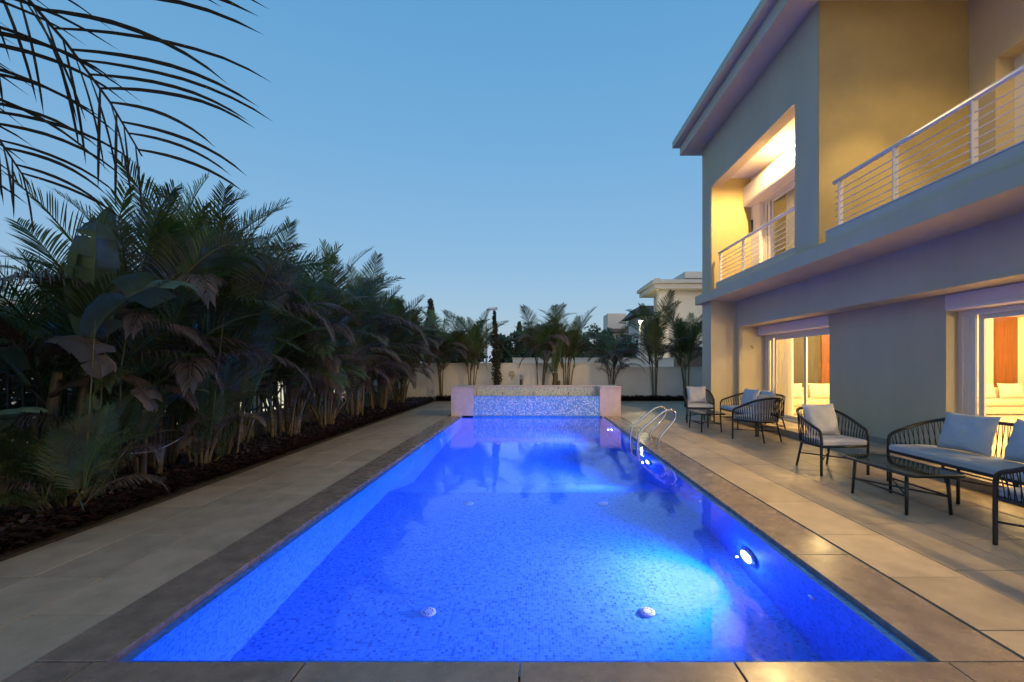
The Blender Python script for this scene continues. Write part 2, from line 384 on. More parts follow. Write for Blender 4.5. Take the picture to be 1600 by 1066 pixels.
# ---------------------------------------------------------------- spillway fountain at the far end
ft = empty('spillway_fountain', (0, 12.6, 0), 'raised stone spillway wall with blue mosaic at the far end of pool', 'fountain')
FY, FT = PY1, .80
bx('side_pier', FST, ft, -2.235, -1.635, FY, FY+1.15, -.05, FT-.03, bevel=.006)
bx('side_pier', FST, ft, 1.785, 2.352, FY, FY+1.15, -.05, FT-.03, bevel=.006)
bx('weir_wall', MFB, ft, -1.633, 1.783, FY+.03, FY+.24, -.03, .55)
bx('trough_back_wall', MFC, ft, -1.633, 1.783, FY+.80, FY+1.15, -.05, FT-.032)
MB().box(-2.26, -1.66, FY-.02, FY+1.17, FT-.03, FT).box(1.80, 2.375, FY-.02, FY+1.17, FT-.03, FT).box(-1.66, 1.80, FY+.78, FY+1.17, FT-.03, FT-.001).build('cap_stone', FST, ft, bevel=.004)
MB().quad((-1.633, FY+.02, .545), (1.783, FY+.02, .545), (1.783, FY+.8, .545), (-1.633, FY+.8, .545)).build('trough_water', water.data.materials[0], ft)
bx('trough_bed', MFC, ft, -1.633, 1.783, FY+.25, FY+.79, -.04, .40)
for x in (-.9, -.02, 1.0): bx('spout', BLK, ft, x-.012, x+.012, FY+.76, FY+.795, .555, .60)
# ---------------------------------------------------------------- pool ladder
ld = empty('pool_ladder', (2.0, 8.13, 0), 'stainless steel pool ladder with two looped handrails at the right edge', 'ladder')
for y in (7.84, 8.43):
    pr = [(1.79, -.95), (1.79, -.4), (1.80, .10), (1.85, .25), (2.03, .42), (2.22, .575), (2.34, .618), (2.425, .585), (2.445, .50), (2.40, .41), (2.28, .27), (2.19, .16), (2.155, .07), (2.15, .012)]
    MB().tube(crom([(x, y, z) for x, z in pr], 6), .021, 10).build('handrail', STEEL, ld, True)
    put('foot_flange', MB().lathe([(.05, 0), (.05, .008), (.028, .02)], 16).mesh('foot_flange', STEEL, True), ld, (2.15, y, CZ))
for z in (-.28, -.55, -.82): bx('tread', STEEL, ld, 1.75, 1.825, 7.86, 8.41, z-.012, z+.012, bevel=.004)

# ---------------------------------------------------------------- the villa
H = empty('villa', (4.48, 7, 0), 'two storey plastered villa with lit sliding doors and balconies beside the pool', 'house')
YN, XE = -1.5, 15.0
FX, BX_, WX, DX, IX = 4.48, 5.12, 5.60, 5.76, 5.90     # upper front, beam face, wall face, door plane, inside face
bx('column', PLA, H, FX, BX_-.002, 11.5, 12.1, 0, 3.0)
bx('wall', PLA, H, BX_, IX, 11.35, 13.2, 0, 3.0)
bx('beam', PLA, H, BX_, IX, YN, 11.35, 2.35, 3.0)
bx('wall', PLA, H, WX, IX, 6.18, 8.62, .121, 2.35)
bx('wall', PLA, H, WX, IX, YN, 3.5, .121, 2.35)
SK = mat('skirting_stone', (.33, .27, .22), .5, .2, 4)
bx('skirting', SK, H, WX-.012, WX+.05, 6.178, 8.622, .121, .22); bx('skirting', SK, H, FX-.012, BX_-.004, 11.488, 11.6, 0, .10)
bx('floor_slab', PLA, H, 4.35, BX_, YN, 12.27, 3.0, 3.23); bx('floor_slab', PLA, H, BX_, XE+.2, YN, 13.35, 3.001, 3.229)
# ground floor room
bx('room_floor', FLOORM, H, 5.56, XE, YN, 13.0, .0, .118); bx('room_ceiling', ROOM, H, IX, XE, YN, 13.0, 2.75, 2.99)
bx('room_wall', ROOM, H, IX, XE, 13.0, 13.2, 0, 3.0); bx('room_wall', ROOM, H, XE, XE+.2, YN, 13.2, 0, 3.0); bx('room_wall', ROOM, H, BX_, XE, YN-.2, YN, 0, 3.0)
bx('wall_panel', TAUPE, H, 7.05, 8.17, 12.95, 13.0, .12, 2.75); bx('wall_panel', WOOD, H, 8.18, 9.1, 12.93, 13.0, .12, 2.75); bx('wall_panel', WOOD, H, 13.13, 13.75, 12.93, 13.0, .12, 2.75)
for (x, y, pw) in ((7.2, 11.4, 110), (7.4, 8.2, 170), (7.4, 4.6, 200), (10.0, 10.5, 210), (12.8, 10.6, 250), (10, 6, 200)):
    dl = put('ceiling_lamp', MB().lathe([(.10, -.012), (.10, 0), (.085, .0)], 18).mesh('ceiling_lamp', WHITEP), H, (x, y, 2.75))
    put('lens', MB().lathe([(.08, -.016), (.08, -.012)], 18).mesh('lens', WARME), dl, (x, y, 2.75))
    light('lamp_light', 'POINT', (x, y, 2.60), pw*1.1, WARM, dl, .10)
for y, pw in ((8.30, 210), (3.35, 230)):       # globe pendants added out of view to brighten the door reveals
    pl = MB().tube([(6.45, y, 2.75), (6.45, y, 1.98)], .005, 6).build('reveal_fill_pendant', BLK, H, True)
    put('globe', MB().lathe([(.02, .12), (.07, .10), (.11, .04), (.115, 0), (.10, -.06), (.05, -.105), (.01, -.115)], 18).mesh('globe', WARME, True), pl, (6.45, y, 1.86))
    light('lamp_light', 'POINT', (6.45, y, 1.70), pw, WARM, pl, .04)
def sliding_door(y0, y1, z0, z1, stiles, x=DX, box_far=True, name='sliding_door', box=True, glassm=GLASS):
    d = bx(name, ALU, H, x, x+.09, y0+.001, y0+.06, z0, z1)
    MB().box(x, x+.09, y1-.06, y1-.001, z0, z1).box(x, x+.09, y0+.06, y1-.06, z1-.07, z1).box(x-.02, x+.11, y0+.06, y1-.06, z0, z0+.045).build('frame', ALU, d)
    lo = z0+.045; hi = z1-.07
    for k in range(len(stiles)-1):
        a, b = stiles[k], stiles[k+1]; xo = x+.012+(.04 if k % 2 else 0)
        f = MB().box(xo, xo+.03, a, a+.075, lo, hi).box(xo, xo+.03, b-.075, b, lo, hi).box(xo, xo+.03, a+.075, b-.075, lo, lo+.08).box(xo, xo+.03, a+.075, b-.075, hi-.06, hi).build('leaf_frame', ALU, d, bevel=.003)
        bx('pane', glassm, d, xo+.012, xo+.018, a+.076, b-.076, lo+.081, hi-.061)
    return d
def shutter(y0, y1, z0, z1, x0, x1):
    pts = [(x1, z0), (x0+.03, z0), (x0+.008, z0+.012), (x0, z0+.04), (x0, z1-.01), (x0+.01, z1), (x1, z1)]
    m = MB(); n = len(pts)
    m.add([(x, y0, z) for x, z in pts]+[(x, y1, z) for x, z in pts], [tuple(range(n)), tuple(range(2*n-1, n-1, -1))]+[(i, (i+1) % n, n+(i+1) % n, n+i) for i in range(n)])
    b = m.build('shutter_box', SHUT, H)
    bx('shutter_seam', ALU, b, x0-.004, x0+.004, y0+.02, y1-.02, z0+.062, z0+.068)
sliding_door(8.62, 11.35, .119, 2.12, [8.70, 9.72, 11.0, 11.28])
sliding_door(3.5, 6.18, .119, 2.12, [3.58, 4.75, 5.95, 6.11])
shutter(8.625, 11.34, 2.125, 2.345, 5.58, 5.88); shutter(3.505, 6.175, 2.125, 2.345, 5.58, 5.88)
MB().tube(crom([(5.42, 11.345, 1.86), (5.42, 11.30, 1.85), (5.44, 11.28, 1.80), (5.47, 11.28, 1.82)], 4), .008, 6).build('wall_hook', BLK, H, True)
# upper floor: front wall with loggia opening
ZR = 7.12
bx('wall', PLA, H, FX, 7.0, 11.5, 12.1, 3.231, ZR); bx('wall', PLA, H, FX, FX+.25, 7.81, 11.5, 5.89, ZR)
bx('wall', PLA, H, FX, FX+.25, 7.17, 7.81, 3.231, ZR)
bx('wall', PLAW, H, FX+.25, 6.84, 7.171, 7.80, 3.232, ZR)
bx('wall_lamp_tint', PLAW, H, FX+.004, 6.838, 7.155, 7.1695, 3.233, ZR-.002)  # thin sheet over the wall face, carries the lamp-yellow tint
bx('loggia_lamp_tint', PLAW, H, FX+.01, 5.5, 11.482, 11.499, 3.235, 6.1)  # thin sheet with the loggia lamp's yellow light in its colour
bx('loggia_ceiling', PLAL, H, FX+.25, 7.0, 7.80, 11.5, 6.1, 6.25)
MB().box(5.48, 5.70, 11.05, 11.48, 3.232, 5.36).box(5.48, 5.70, 7.80, 8.2, 3.232, 5.36).box(5.48, 5.70, 7.80, 11.48, 5.36, 6.1).build('loggia_back_wall', PLAL, H)
shutter(7.81, 11.475, 5.37, 5.86, 5.28, 5.479)
sliding_door(8.2, 11.05, 3.235, 5.36, [8.27, 9.5, 10.75, 10.97], x=5.56, name='balcony_door')
MB().box(7.0, 7.2, 7.8, 12.0, 3.232, 6.1).box(5.7, 7.0, 11.3, 11.49, 3.232, 6.1).box(5.7, 7.0, 7.801, 7.9, 3.232, 6.1).build('bedroom_wall', ROOM, H)
bx('wall_lamp', BLK, H, 5.40, 5.478, 11.37, 11.43, 4.72, 5.02, bevel=.01)
LA = (5.1, 9.63, 6.1)
def ceil_lamp(loc, pw, spot=165):
    a = put('ceiling_lamp', MB().lathe([(.11, -.02), (.11, 0)], 20).mesh('ceiling_lamp', WHITEP, True), H, loc)
    put('lens', MB().lathe([(.09, -.026), (.09, -.02)], 20).mesh('lens', WARME), a, loc)
    light('lamp_light', 'SPOT', (loc[0], loc[1], loc[2]-.05), pw, WARM, a, .03, (0, 0, -1), spot, .35)
ceil_lamp(LA, 850, 172)
# balcony recess
bx('wall', PLA, H, 6.84, 7.12, 6.74, 7.17, 3.232, ZR); bx('wall', PLA, H, 6.84, 7.12, YN, 6.74, 5.95, ZR); bx('wall', PLA, H, 6.84, 7.12, YN, 4.2, 3.232, 5.95)
bx('niche_back', PLAL, H, 7.12, 7.2, 4.2, 6.74, 3.232, 5.95)
sliding_door(4.2, 6.3, 3.235, 5.5, [4.28, 5.2, 6.22], x=7.02, name='balcony_door')
for y, pw_, sp_ in ((4.6, 200, 135), (1.4, 1700, 84), (6.0, 450, 62)): ceil_lamp((5.7 if y != 6.0 else 5.2, y, ZR), pw_, sp_)
# roof
bx('roof', TRIM, H, 4.0, XE+.5, YN-.3, 12.47, ZR+.001, 7.39, bevel=.008); bx('roof', TRIM, H, 3.84, XE+.6, YN-.4, 12.62, 7.391, 7.57, bevel=.008)
# kerbs and railings
def railing(y0, y1, x, posts, kx0, kx1, zk=3.43):
    k = bx('balcony_kerb', TRIM, H, kx0, kx1, y0, y1, 3.231, zk-.015); bx('cap', ALU, k, kx0-.012, kx1+.012, y0-.005, y1, zk-.014, zk)
    r = MB().tube([(x, y0+.06 if y0 < 5 else y0, 4.165), (x, y1, 4.165)], .032, 12).build('railing', RAIL, H, True)
    for y in posts:
        MB().box(x-.035, x+.035, y-.006, y+.006, zk, 4.14).box(x-.045, x+.045, y-.03, y+.03, zk, zk+.012).build('post', RAIL, r)
    for i in range(6):
        z = 3.55+i*.093; MB().tube([(x, y0+.03, z), (x, y1-.02, z)], .007, 6).build('rail_bar', RAIL, r, True)
railing(YN, 6.92, 4.57, [.6, 1.63, 2.66, 3.69, 4.72, 5.75, 6.78], 4.44, 4.66)
railing(7.81, 11.30, 4.60, [7.95, 8.77, 9.98, 11.2], 4.52, 4.70)

# ---------------------------------------------------------------- things in the lit room
def pillow(w, h, t, seed=0, n=14):
    m = MB(); rnd = random.Random(seed); ph = [rnd.uniform(0, 6.28) for _ in range(4)]
    for side in (1, -1):
        b = len(m.v)
        for i in range(n+1):
            for j in range(n+1):
                u, v = -1+2*i/n, -1+2*j/n
                k = max(0, (1-u**4)*(1-v**4))**.55
                px = w/2*u*(1-.07*(1-abs(v)**2)*abs(u)**3); pz = h/2*v*(1-.07*(1-abs(u)**2)*abs(v)**3)
                wr = .010*math.sin(7*u+4*v+ph[0])*k+.007*math.sin(11*v-5*u+ph[1])*k
                m.v.append((px, side*(t/2*k+wr*.7), pz))
        for i in range(n):
            for j in range(n):
                q = [b+i*(n+1)+j, b+(i+1)*(n+1)+j, b+(i+1)*(n+1)+j+1, b+i*(n+1)+j+1]
                m.f.append(tuple(q if side < 0 else q[::-1]))
    return m
def indoor_sofa(label, x0, x1, y0, y1):
    s = empty('indoor_sofa', ((x0+x1)/2, (y0+y1)/2, .12), label, 'sofa', 'sofas in the lit living room')
    bx('base', SOFA, s, x0, x1, y0, y1, .14, .34, bevel=.03); bx('seat', SOFA, s, x0+.02, x1-.02, y0-.02, y1-.2, .345, .50, bevel=.05)
    bx('backrest', SOFA, s, x0, x1, y1-.24, y1, .345, .78, bevel=.06)
    n = max(2, int((x1-x0)/.7))
    for i in range(n):
        o = put('cushion', pillow(.6, .42, .16, i).mesh('cushion', CURT, True), s, (x0+(i+.5)*(x1-x0)/n, y1-.34, .70), (R(-14), 0, random.uniform(-.15, .15)))
indoor_sofa('cream sofa behind the far sliding door, below the taupe panel', 6.5, 9.6, 11.5, 12.5)
indoor_sofa('cream sofa seen through the near sliding door at right', 10.9, 14.6, 11.5, 12.5)
def curtain(x, y0, y1, z0, z1, label, amp=.035, folds=14):
    m = MB(); n = folds*8
    for i in range(n+1):
        y = y0+(y1-y0)*i/n; a = math.sin(i/8*2*math.pi)*amp+math.sin(i*.31)*.012
        m.v += [(x+a*1.1, y, z0), (x+a, y, (z0+z1)/2), (x+a*.7, y, z1)]
    for i in range(n):
        for k in range(2): m.f.append((i*3+k, (i+1)*3+k, (i+1)*3+k+1, i*3+k+1))
    o = m.build('curtain', CURT, None, True); return tag(o, label, 'curtain', 'curtains')
curtain(6.0, 10.58, 11.25, .13, 2.7, 'white sheer curtain bunched behind the far ground floor sliding door')
curtain(5.8, 8.9, 10.4, 3.25, 5.4, 'pale curtain behind the window of the upper lit balcony', folds=20)

# ---------------------------------------------------------------- rope lounge furniture (built at the origin facing -Y, then moved)
def lounge(label, group, w, pillows, loc, rz, name):
    s = empty(name, (0, 0, 0), label, 'sofa' if w > .5 else 'chair', group)
    if w > .5: half = [(w, -.29, 0), (w, -.29, .30), (w, -.285, .50), (w+.004, -.25, .567), (w+.01, -.15, .61), (w+.01, .05, .675), (w-.03, .21, .725), (w-.16, .315, .765), (w-.42, .34, .78), (w*.25, .345, .785)]
    else: half = [(w, -.29, 0), (w, -.29, .30), (w, -.285, .50), (w+.004, -.25, .565), (w+.012, -.14, .61), (w+.012, .05, .69), (w-.02, .2, .75), (w*.66, .31, .785), (w*.3, .343, .795)]
    full = half+[(0, .347, half[-1][2]+.002)]+[(-x, y, z) for x, y, z in half[::-1]]
    top = crom(full, 7)
    MB().tube(top, lambda t: .0165 if abs(t-.5) > .40 else .019, 8).build('frame_rail', BLK, s, True)
    sh = [(w-.005, -.285, .365), (w-.002, -.1, .365), (w-.005, .06, .365), (w-.05, .2, .365), (w*.82 if w > .5 else w*.62, .275, .365), (w*.3, .292, .365)]
    sfull = sh+[(0, .294, .365)]+[(-x, y, z) for x, y, z in sh[::-1]]
    seat = crom(sfull, 7)
    MB().tube(seat, .015, 8).tube([(-w, -.286, .362), (w, -.286, .362)], .015, 8).build('seat_rail', BLK, s, True)
    # rope strands: real cords, two or three pixels wide each
    def resample(P, n, lo):
        P = [p for p in P if p.y > lo or p.z > 9]; d = [0]
        for i in range(1, len(P)): d.append(d[-1]+(P[i]-P[i-1]).length)
        out = []
        for k in range(n):
            t = d[-1]*k/(n-1); j = 0
            while j < len(d)-2 and d[j+1] < t: j += 1
            f = (t-d[j])/max(1e-6, d[j+1]-d[j]); out.append(P[j].lerp(P[j+1], f))
        return out
    n = 100 if w > .5 else 64
    tp = [p for p in top if p.z > .56]
    A = resample(tp, n, -9); B = resample(seat, n, -.235); rp = MB()
    for k in range(n):
        q = k+(1 if k % 2 else -1); q = min(max(q, 0), n-1)
        rp.tube([A[q], A[q].lerp(B[k], .5)+Vector((0, .006, 0)), B[k]], .0042, 5)
    tag(rp.build('rope_strands', ROPE, s, True), kind='stuff')
    bw = w-.09
    for x in (-1, 1):
        MB().tube([(x*(bw-.02), .235, .365), (x*bw, .325, 0)], lambda t: .0165-.003*t, 8).build('leg', BLK, s, True)
    if w > .5:
        for y, yy in ((-.286, -.29), (.285, .325)): MB().tube([(0, y, .362), (0, yy, 0)], .0155, 8).build('leg', BLK, s, True)
        for x in (-1, 1): MB().tube([(x*w, -.29, .18), (x*(bw-.01), .283, .18)], .009, 6).build('stretcher', BLK, s, True)
        MB().tube([(-w, -.28, .18), (0, .05, .18), (w, -.28, .18)], .009, 6).build('stretcher', BLK, s, True)
        MB().tube([(-bw, .283, .18), (bw, .283, .18)], .009, 6).build('stretcher', BLK, s, True)
    else:
        for x in (-1, 1): MB().tube([(x*w, -.29, .18), (-x*(bw-.01), .283, .185)], .009, 6).build('stretcher', BLK, s, True)
    # seat cushion
    o = [(w-.02, -.30), (w-.02, .05), (w-.06, .17), (w*.75 if w > .5 else w*.6, .25), (0, .262)]
    ol = [Vector((x, y, 0)) for x, y in o]+[Vector((-x, y, 0)) for x, y in o[-2::-1]]
    m = MB(); lay = [(-.02, .376), (0, .384), (0, .432), (-.012, .446), (-.04, .452)]; nn = len(ol)
    for ins, z in lay:
        for p in ol: m.v.append((p.x*(1+ins/w), p.y+(ins*.9 if p.y > 0 else -ins*.9), z))
    for i in range(len(lay)-1):
        for k in range(nn): m.f.append((i*nn+k, i*nn+(k+1) % nn, (i+1)*nn+(k+1) % nn, (i+1)*nn+k))
    m.f += [tuple(range(nn)), tuple((len(lay)-1)*nn+k for k in range(nn))]
    cu = m.build('seat_cushion', CUSH, s, False, bevel=.004)
    for i, (px, pw, tz) in enumerate(pillows):
        pm = pillow(pw, .43, .15, i+int(w*10)).mesh('pillow', CUSH, True)
        put('pillow', pm, s, (px, .145, .66), (R(-17), 0, tz))
    s.location = loc; s.rotation_euler = (0, 0, rz)
    return s
CH = [(0, .47, .04)]; SP = [(-.36, .56, .10), (.32, .54, -.12)]
lounge('black rope armchair with grey pillow near the middle wall, facing the camera', 'rope lounge chairs', .31, CH, (3.91, 6.04, 0), R(4), 'rope_armchair')
lounge('black rope armchair cut off by the right frame edge', 'rope lounge chairs', .31, CH, (3.90, 3.25, 0), R(180), 'rope_armchair')
lounge('nearest black rope sofa with two grey pillows, at the right edge', 'rope lounge sofas', .90, SP, (4.55, 4.57, 0), R(-90), 'rope_sofa')
lounge('farthest black rope armchair with grey pillow beside the house corner', 'rope lounge chairs', .31, CH, (4.01, 11.12, 0), R(-8), 'rope_armchair')
lounge('black rope armchair seen from behind in the far seating group', 'rope lounge chairs', .31, CH, (4.16, 8.46, 0), R(180+24), 'rope_armchair')
lounge('far black rope sofa with grey pillows in front of lit sliding door', 'rope lounge sofas', .90, SP, (4.68, 9.80, 0), R(-90), 'rope_sofa')
def table(label, loc):
    s = empty('coffee_table', (0, 0, 0), label, 'table', 'glass topped coffee tables')
    def rr(a, b, r, z, n=5):
        out = []
        for cx, cy, st in ((a-r, b-r, 0), (-a+r, b-r, 90), (-a+r, -b+r, 180), (a-r, -b+r, 270)):
            for k in range(n+1):
                t = R(st+90*k/n); out.append((cx+r*math.cos(t), cy+r*math.sin(t), z))
        return out
    MB().tube(rr(.255, .475, .07, .385), .016, 8, True).build('top_frame', BLK, s, True)
    MB().prism([(x, y) for x, y, z in rr(.25, .47, .065, 0)], .388, .396).build('glass_top', TGL, s)
    for x in (-1, 1):
        for y in (-1, 1): MB().tube([(x*.19, y*.34, .38), (x*.207, y*.36, 0)], lambda t: .017-.003*t, 8).build('leg', BLK, s, True)
        MB().tube([(x*.2, -.35, .17), (x*.2, .35, .17)], .009, 6).build('stretcher', BLK, s, True)
    MB().tube([(-.2, -.35, .175), (.2, .35, .175)], .009, 6).build('stretcher', BLK, s, True)
    MB().tube([(.2, -.35, .165), (-.2, .35, .165)], .009, 6).build('stretcher', BLK, s, True)
    s.location = loc
table('glass topped black coffee table in the near seating group', (3.68, 4.60, 0))
table('glass topped black coffee table in the far seating group', (3.67, 9.76, 0))

# ---------------------------------------------------------------- boundary walls and fence
bw = empty('boundary_wall', (1.5, WALL_Y, 0), 'white plastered garden wall behind the fountain and palms', 'wall')
bx('wall', PLAL, bw, FENCE_X, 2.9, WALL_Y, WALL_Y+.2, -.05, 1.43); bx('wall', PLAL, bw, 2.9, 14, WALL_Y+.01, WALL_Y+.21, -.05, 1.27)
bx('coping', PLAL, bw, FENCE_X, 2.9, WALL_Y-.03, WALL_Y+.23, 1.431, 1.47); bx('coping', PLAL, bw, 2.9, 14, WALL_Y-.02, WALL_Y+.24, 1.271, 1.31)
tag(MB().box(-.98, -.78, WALL_Y-.09, WALL_Y-.001, .96, 1.14).box(-.90, -.84, WALL_Y-.05, WALL_Y-.001, .80, .95).build('meter_box', mat('meter_box', (.42, .36, .24), .6, .2, 9), None, bevel=.008), 'small beige meter box on the white back wall', 'box')
gb = empty('garden_bollard', (-.50, WALL_Y-.35, 0), 'grey bollard lamp, unlit, before the white back wall', 'lamp')
MB().lathe([(.055, 0), (.055, .80), (.05, .82)], 14, (-.50, WALL_Y-.35, 0)).build('post', FENC, gb, True); MB().lathe([(.05, .82), (.05, 1.0), (.06, 1.0), (.06, 1.03), (.02, 1.05)], 14, (-.50, WALL_Y-.35, 0)).build('lamp_head', WHITEP, gb, True)
fe = empty('garden_fence', (FENCE_X, 9, 0), 'low grey wall topped by dark metal pickets behind the left palms', 'fence')
FW = mat('fence_wall', (.15, .145, .135), .85, .25, 2, .2, 120)
bx('low_wall', FW, fe, FENCE_X-.2, FENCE_X-.001, -.5, WALL_Y, -.05, .40); bx('wall_cap', FW, fe, FENCE_X-.23, FENCE_X+.03, -.5, WALL_Y, .401, .45, bevel=.006)
bx('top_rail', FENC, fe, FENCE_X-.12, FENCE_X-.08, -.5, WALL_Y, 1.56, 1.60); bx('bottom_rail', FENC, fe, FENCE_X-.12, FENCE_X-.08, -.5, WALL_Y, .52, .555)
pk = MB().box(-.011, .011, -.011, .011, .45, 1.66).mesh('picket', FENC); ps = MB().box(-.035, .035, -.035, .035, .45, 1.72).mesh('fence_post', FENC)
for i in range(128): put('picket' if i % 14 else 'fence_post', pk if i % 14 else ps, fe, (FENCE_X-.10, .2+i*.14, 0))

# ---------------------------------------------------------------- palms
def frond_mesh(name, material, L=1.9, a0=75, bend=95, nl=34, ll=.48, wid=.024, droop=.35, pet=.22, seed=0, seg=3, vee=.35, fwd=1):
    rnd = random.Random(seed); m = MB(); n = 22; P = [Vector((0, 0, 0))]; T = []
    for i in range(n+1):
        t = i/n; a = R(a0-bend*(t**1.5)); T.append(Vector((math.cos(a), 0, math.sin(a))))
        if i < n: P.append(P[-1]+T[-1]*(L/n))
    m.tube(P, lambda t: .013*(1-t)**.8+.0025, 5)
    for k in range(nl):
        for sd in (1, -1):
            t = pet+(1-pet)*(k+rnd.uniform(-.3, .3)+(.0 if sd > 0 else .4))/nl; t = min(max(t, pet), .995)
            f = t*n; j = min(int(f), n-1); p = P[j].lerp(P[j+1], f-j); tg = T[j]
            u = (t-pet)/(1-pet); l = ll*(.45+.75*math.sin(math.pi*min(1, (u*.82+.16))))*rnd.uniform(.85, 1.1)*(1-.45*u)
            nrm = Vector((0, sd, 0)).cross(tg)*sd
            if nrm.z < 0: nrm = -nrm
            fw = (.55+.6*u)*fwd+rnd.uniform(-.12, .12)
            d = (Vector((0, sd, 0))+tg*fw+nrm*(vee+rnd.uniform(-.15, .2))).normalized()
            q = p.copy(); w0 = wid*rnd.uniform(.8, 1.15); side = d.cross(nrm).normalized(); row = []
            for s_ in range(seg+1):
                v = s_/seg; ww = w0*(.55+1.2*v*(1-v)*1.6)*(1 if s_ < seg else 0)
                row.append((q+side*ww*.5, q-side*ww*.5)); d = (d+Vector((0, 0, -droop*(.4+v)*rnd.uniform(.7, 1.3)))).normalized(); q = q+d*(l/seg)
            b = len(m.v)
            for a_, c_ in row[:-1]: m.v += [tuple(a_), tuple(c_)]
            m.v.append(tuple((row[-1][0]+row[-1][1])/2))
            for s_ in range(seg-1): m.f.append((b+2*s_, b+2*s_+1, b+2*s_+3, b+2*s_+2))
            m.f.append((b+2*(seg-1), b+2*(seg-1)+1, b+2*seg))
    me = bpy.data.meshes.new(name); me.from_pydata(m.v, [], m.f); me.materials.append(material); return me
FR = {}
for i, (mt, a0, be, dr, ll) in enumerate([(GREEN, 88, 38, .10, .44), (DGREEN, 82, 62, .16, .46), (GREEN, 76, 84, .22, .46), (DGREEN, 64, 108, .30, .46), (OLIVE, 84, 56, .14, .42), (BROWN, 66, 128, .50, .42), (BROWN, 50, 135, .55, .40), (OLIVE, 74, 85, .24, .44), (GREEN, 86, 92, .20, .46), (DGREEN, 80, 46, .12, .44)]):
    FR[i] = frond_mesh('frond', mt, 1.9, a0, be, 54, ll, .0135, dr, seed=i, seg=4, vee=.55, fwd=1.45)
SPEAR = MB().tube([(0, 0, 0), (.02, 0, .5), (.01, .01, 1.0), (.05, 0, 1.45)], lambda t: .011*(1-t)+.0015, 5).mesh('spear', OLIVE, True)
def palm(loc, label, group, height=3.6, canes=6, per=5, dry=.25, spread=.30, seed=0, scale=1.0, name='areca_palm', hr=(.15, .50)):
    rnd = random.Random(seed); s = empty(name, loc, label, 'palm', group); L0 = Vector(loc)
    for c in range(canes):
        a = rnd.uniform(0, 6.28); r = rnd.uniform(.04, spread*.55); hc = rnd.uniform(*hr)*height*(1 if c else 1.12)
        b = L0+Vector((math.cos(a)*r, math.sin(a)*r, -.02)); lean = Vector((math.cos(a), math.sin(a), 0))*rnd.uniform(.05, spread)
        t = b+lean+Vector((0, 0, hc)); mid = b.lerp(t, .5)-lean*.15
        rad = rnd.uniform(.016, .027)
        MB().tube(crom([b, mid, t], 5), lambda u: rad*(1.15-.45*u), 7).build('cane', CANE, s, True)
        for k in range(per):
            az = a+rnd.uniform(-1.7, 1.7) if c else k*6.28/per+rnd.uniform(-.4, .4)
            x = rnd.random(); v = (5 if rnd.random() < .6 else 6) if x < dry else rnd.choice([0, 0, 1, 1, 2, 3, 4, 7, 8, 8, 9, 9])
            sc = scale*rnd.uniform(.82, 1.12)*(height/3.6)**.6
            put('frond', FR[v], s, t-Vector((0, 0, rnd.uniform(0, .25))), (rnd.uniform(-.25, .25), rnd.uniform(-.22, .10), az), (sc, sc*rnd.uniform(.85, 1.1), sc))
        if rnd.random() < .45: put('spear', SPEAR, s, t, (rnd.uniform(-.12, .12), rnd.uniform(-.12, .12), a), (1, 1, rnd.uniform(.8, 1.2)))
    return s
ORD = ['first', 'second', 'third', 'fourth', 'fifth', 'sixth', 'seventh', 'eighth', 'ninth', 'tenth', 'eleventh', 'twelfth', 'thirteenth', 'fourteenth', 'fifteenth']
ys = [5.7, 6.45, 7.2, 8.0, 8.8, 9.6, 10.4, 11.2, 12.1, 13.0, 14.0, 15.1, 16.3]
for i, y in enumerate(ys):
    palm((-4.62+(.22 if i % 2 else -.12), y, 0), 'bushy areca palm in the left bed, %s counting from the banana plants' % ORD[i], 'areca palms along the left bed',
         [3.75, 3.5, 3.85, 3.6, 3.5, 3.75, 3.55, 3.7, 3.5, 3.6, 3.6, 3.5, 3.6][i], 12, 5, .15 if i < 6 else .26, .40, 100+i, 1.08)
back = [(-3.6, 3.2, .5, 'brownish areca palm in the back left corner against the white wall'), (-2.45, 3.3, .05, 'bright green bushy palm left of the slim cypress'), (.28, 3.5, .35, 'feathery palm just left of the banana stem by the back wall'),
        (1.3, 3.5, .3, 'feathery palm just right of the banana stem by the back wall'), (3.05, 2.7, .85, 'withered brown palm before the back wall, right of the fountain'), (4.75, 3.9, .2, 'tall palm with upright fronds in front of the pale neighbouring villa'), (6.0, 3.5, .35, 'dark palm beside the house column at the back wall')]
for i, (x, h, dry, lb) in enumerate(back): palm((x, 17.85, 0), lb, 'palms along the back wall', h, 6, 4, dry, .20, 300+i, 1.15, hr=(.36, .52))
palm((-4.95, 4.95, 0), 'palm with drooping brown fronds between the banana plant and the palm row', 'areca palms along the left bed', 3.3, 8, 5, .5, .3, 502)
palm((-4.28, 4.15, 0), 'low bushy palm at the foot of the large banana plant', 'areca palms along the left bed', 2.3, 9, 5, .2, .3, 503, .58, hr=(.08, .30))
palm((-4.22, 5.75, 0), 'low bushy palm beside the young banana plant', 'areca palms along the left bed', 2.4, 9, 5, .2, .3, 504, .6, hr=(.08, .32))
palm((-4.9, 3.15, 0), 'palm with dry arching fronds behind the banana plant at left', 'areca palms along the left bed', 3.4, 5, 5, .45, .3, 501)
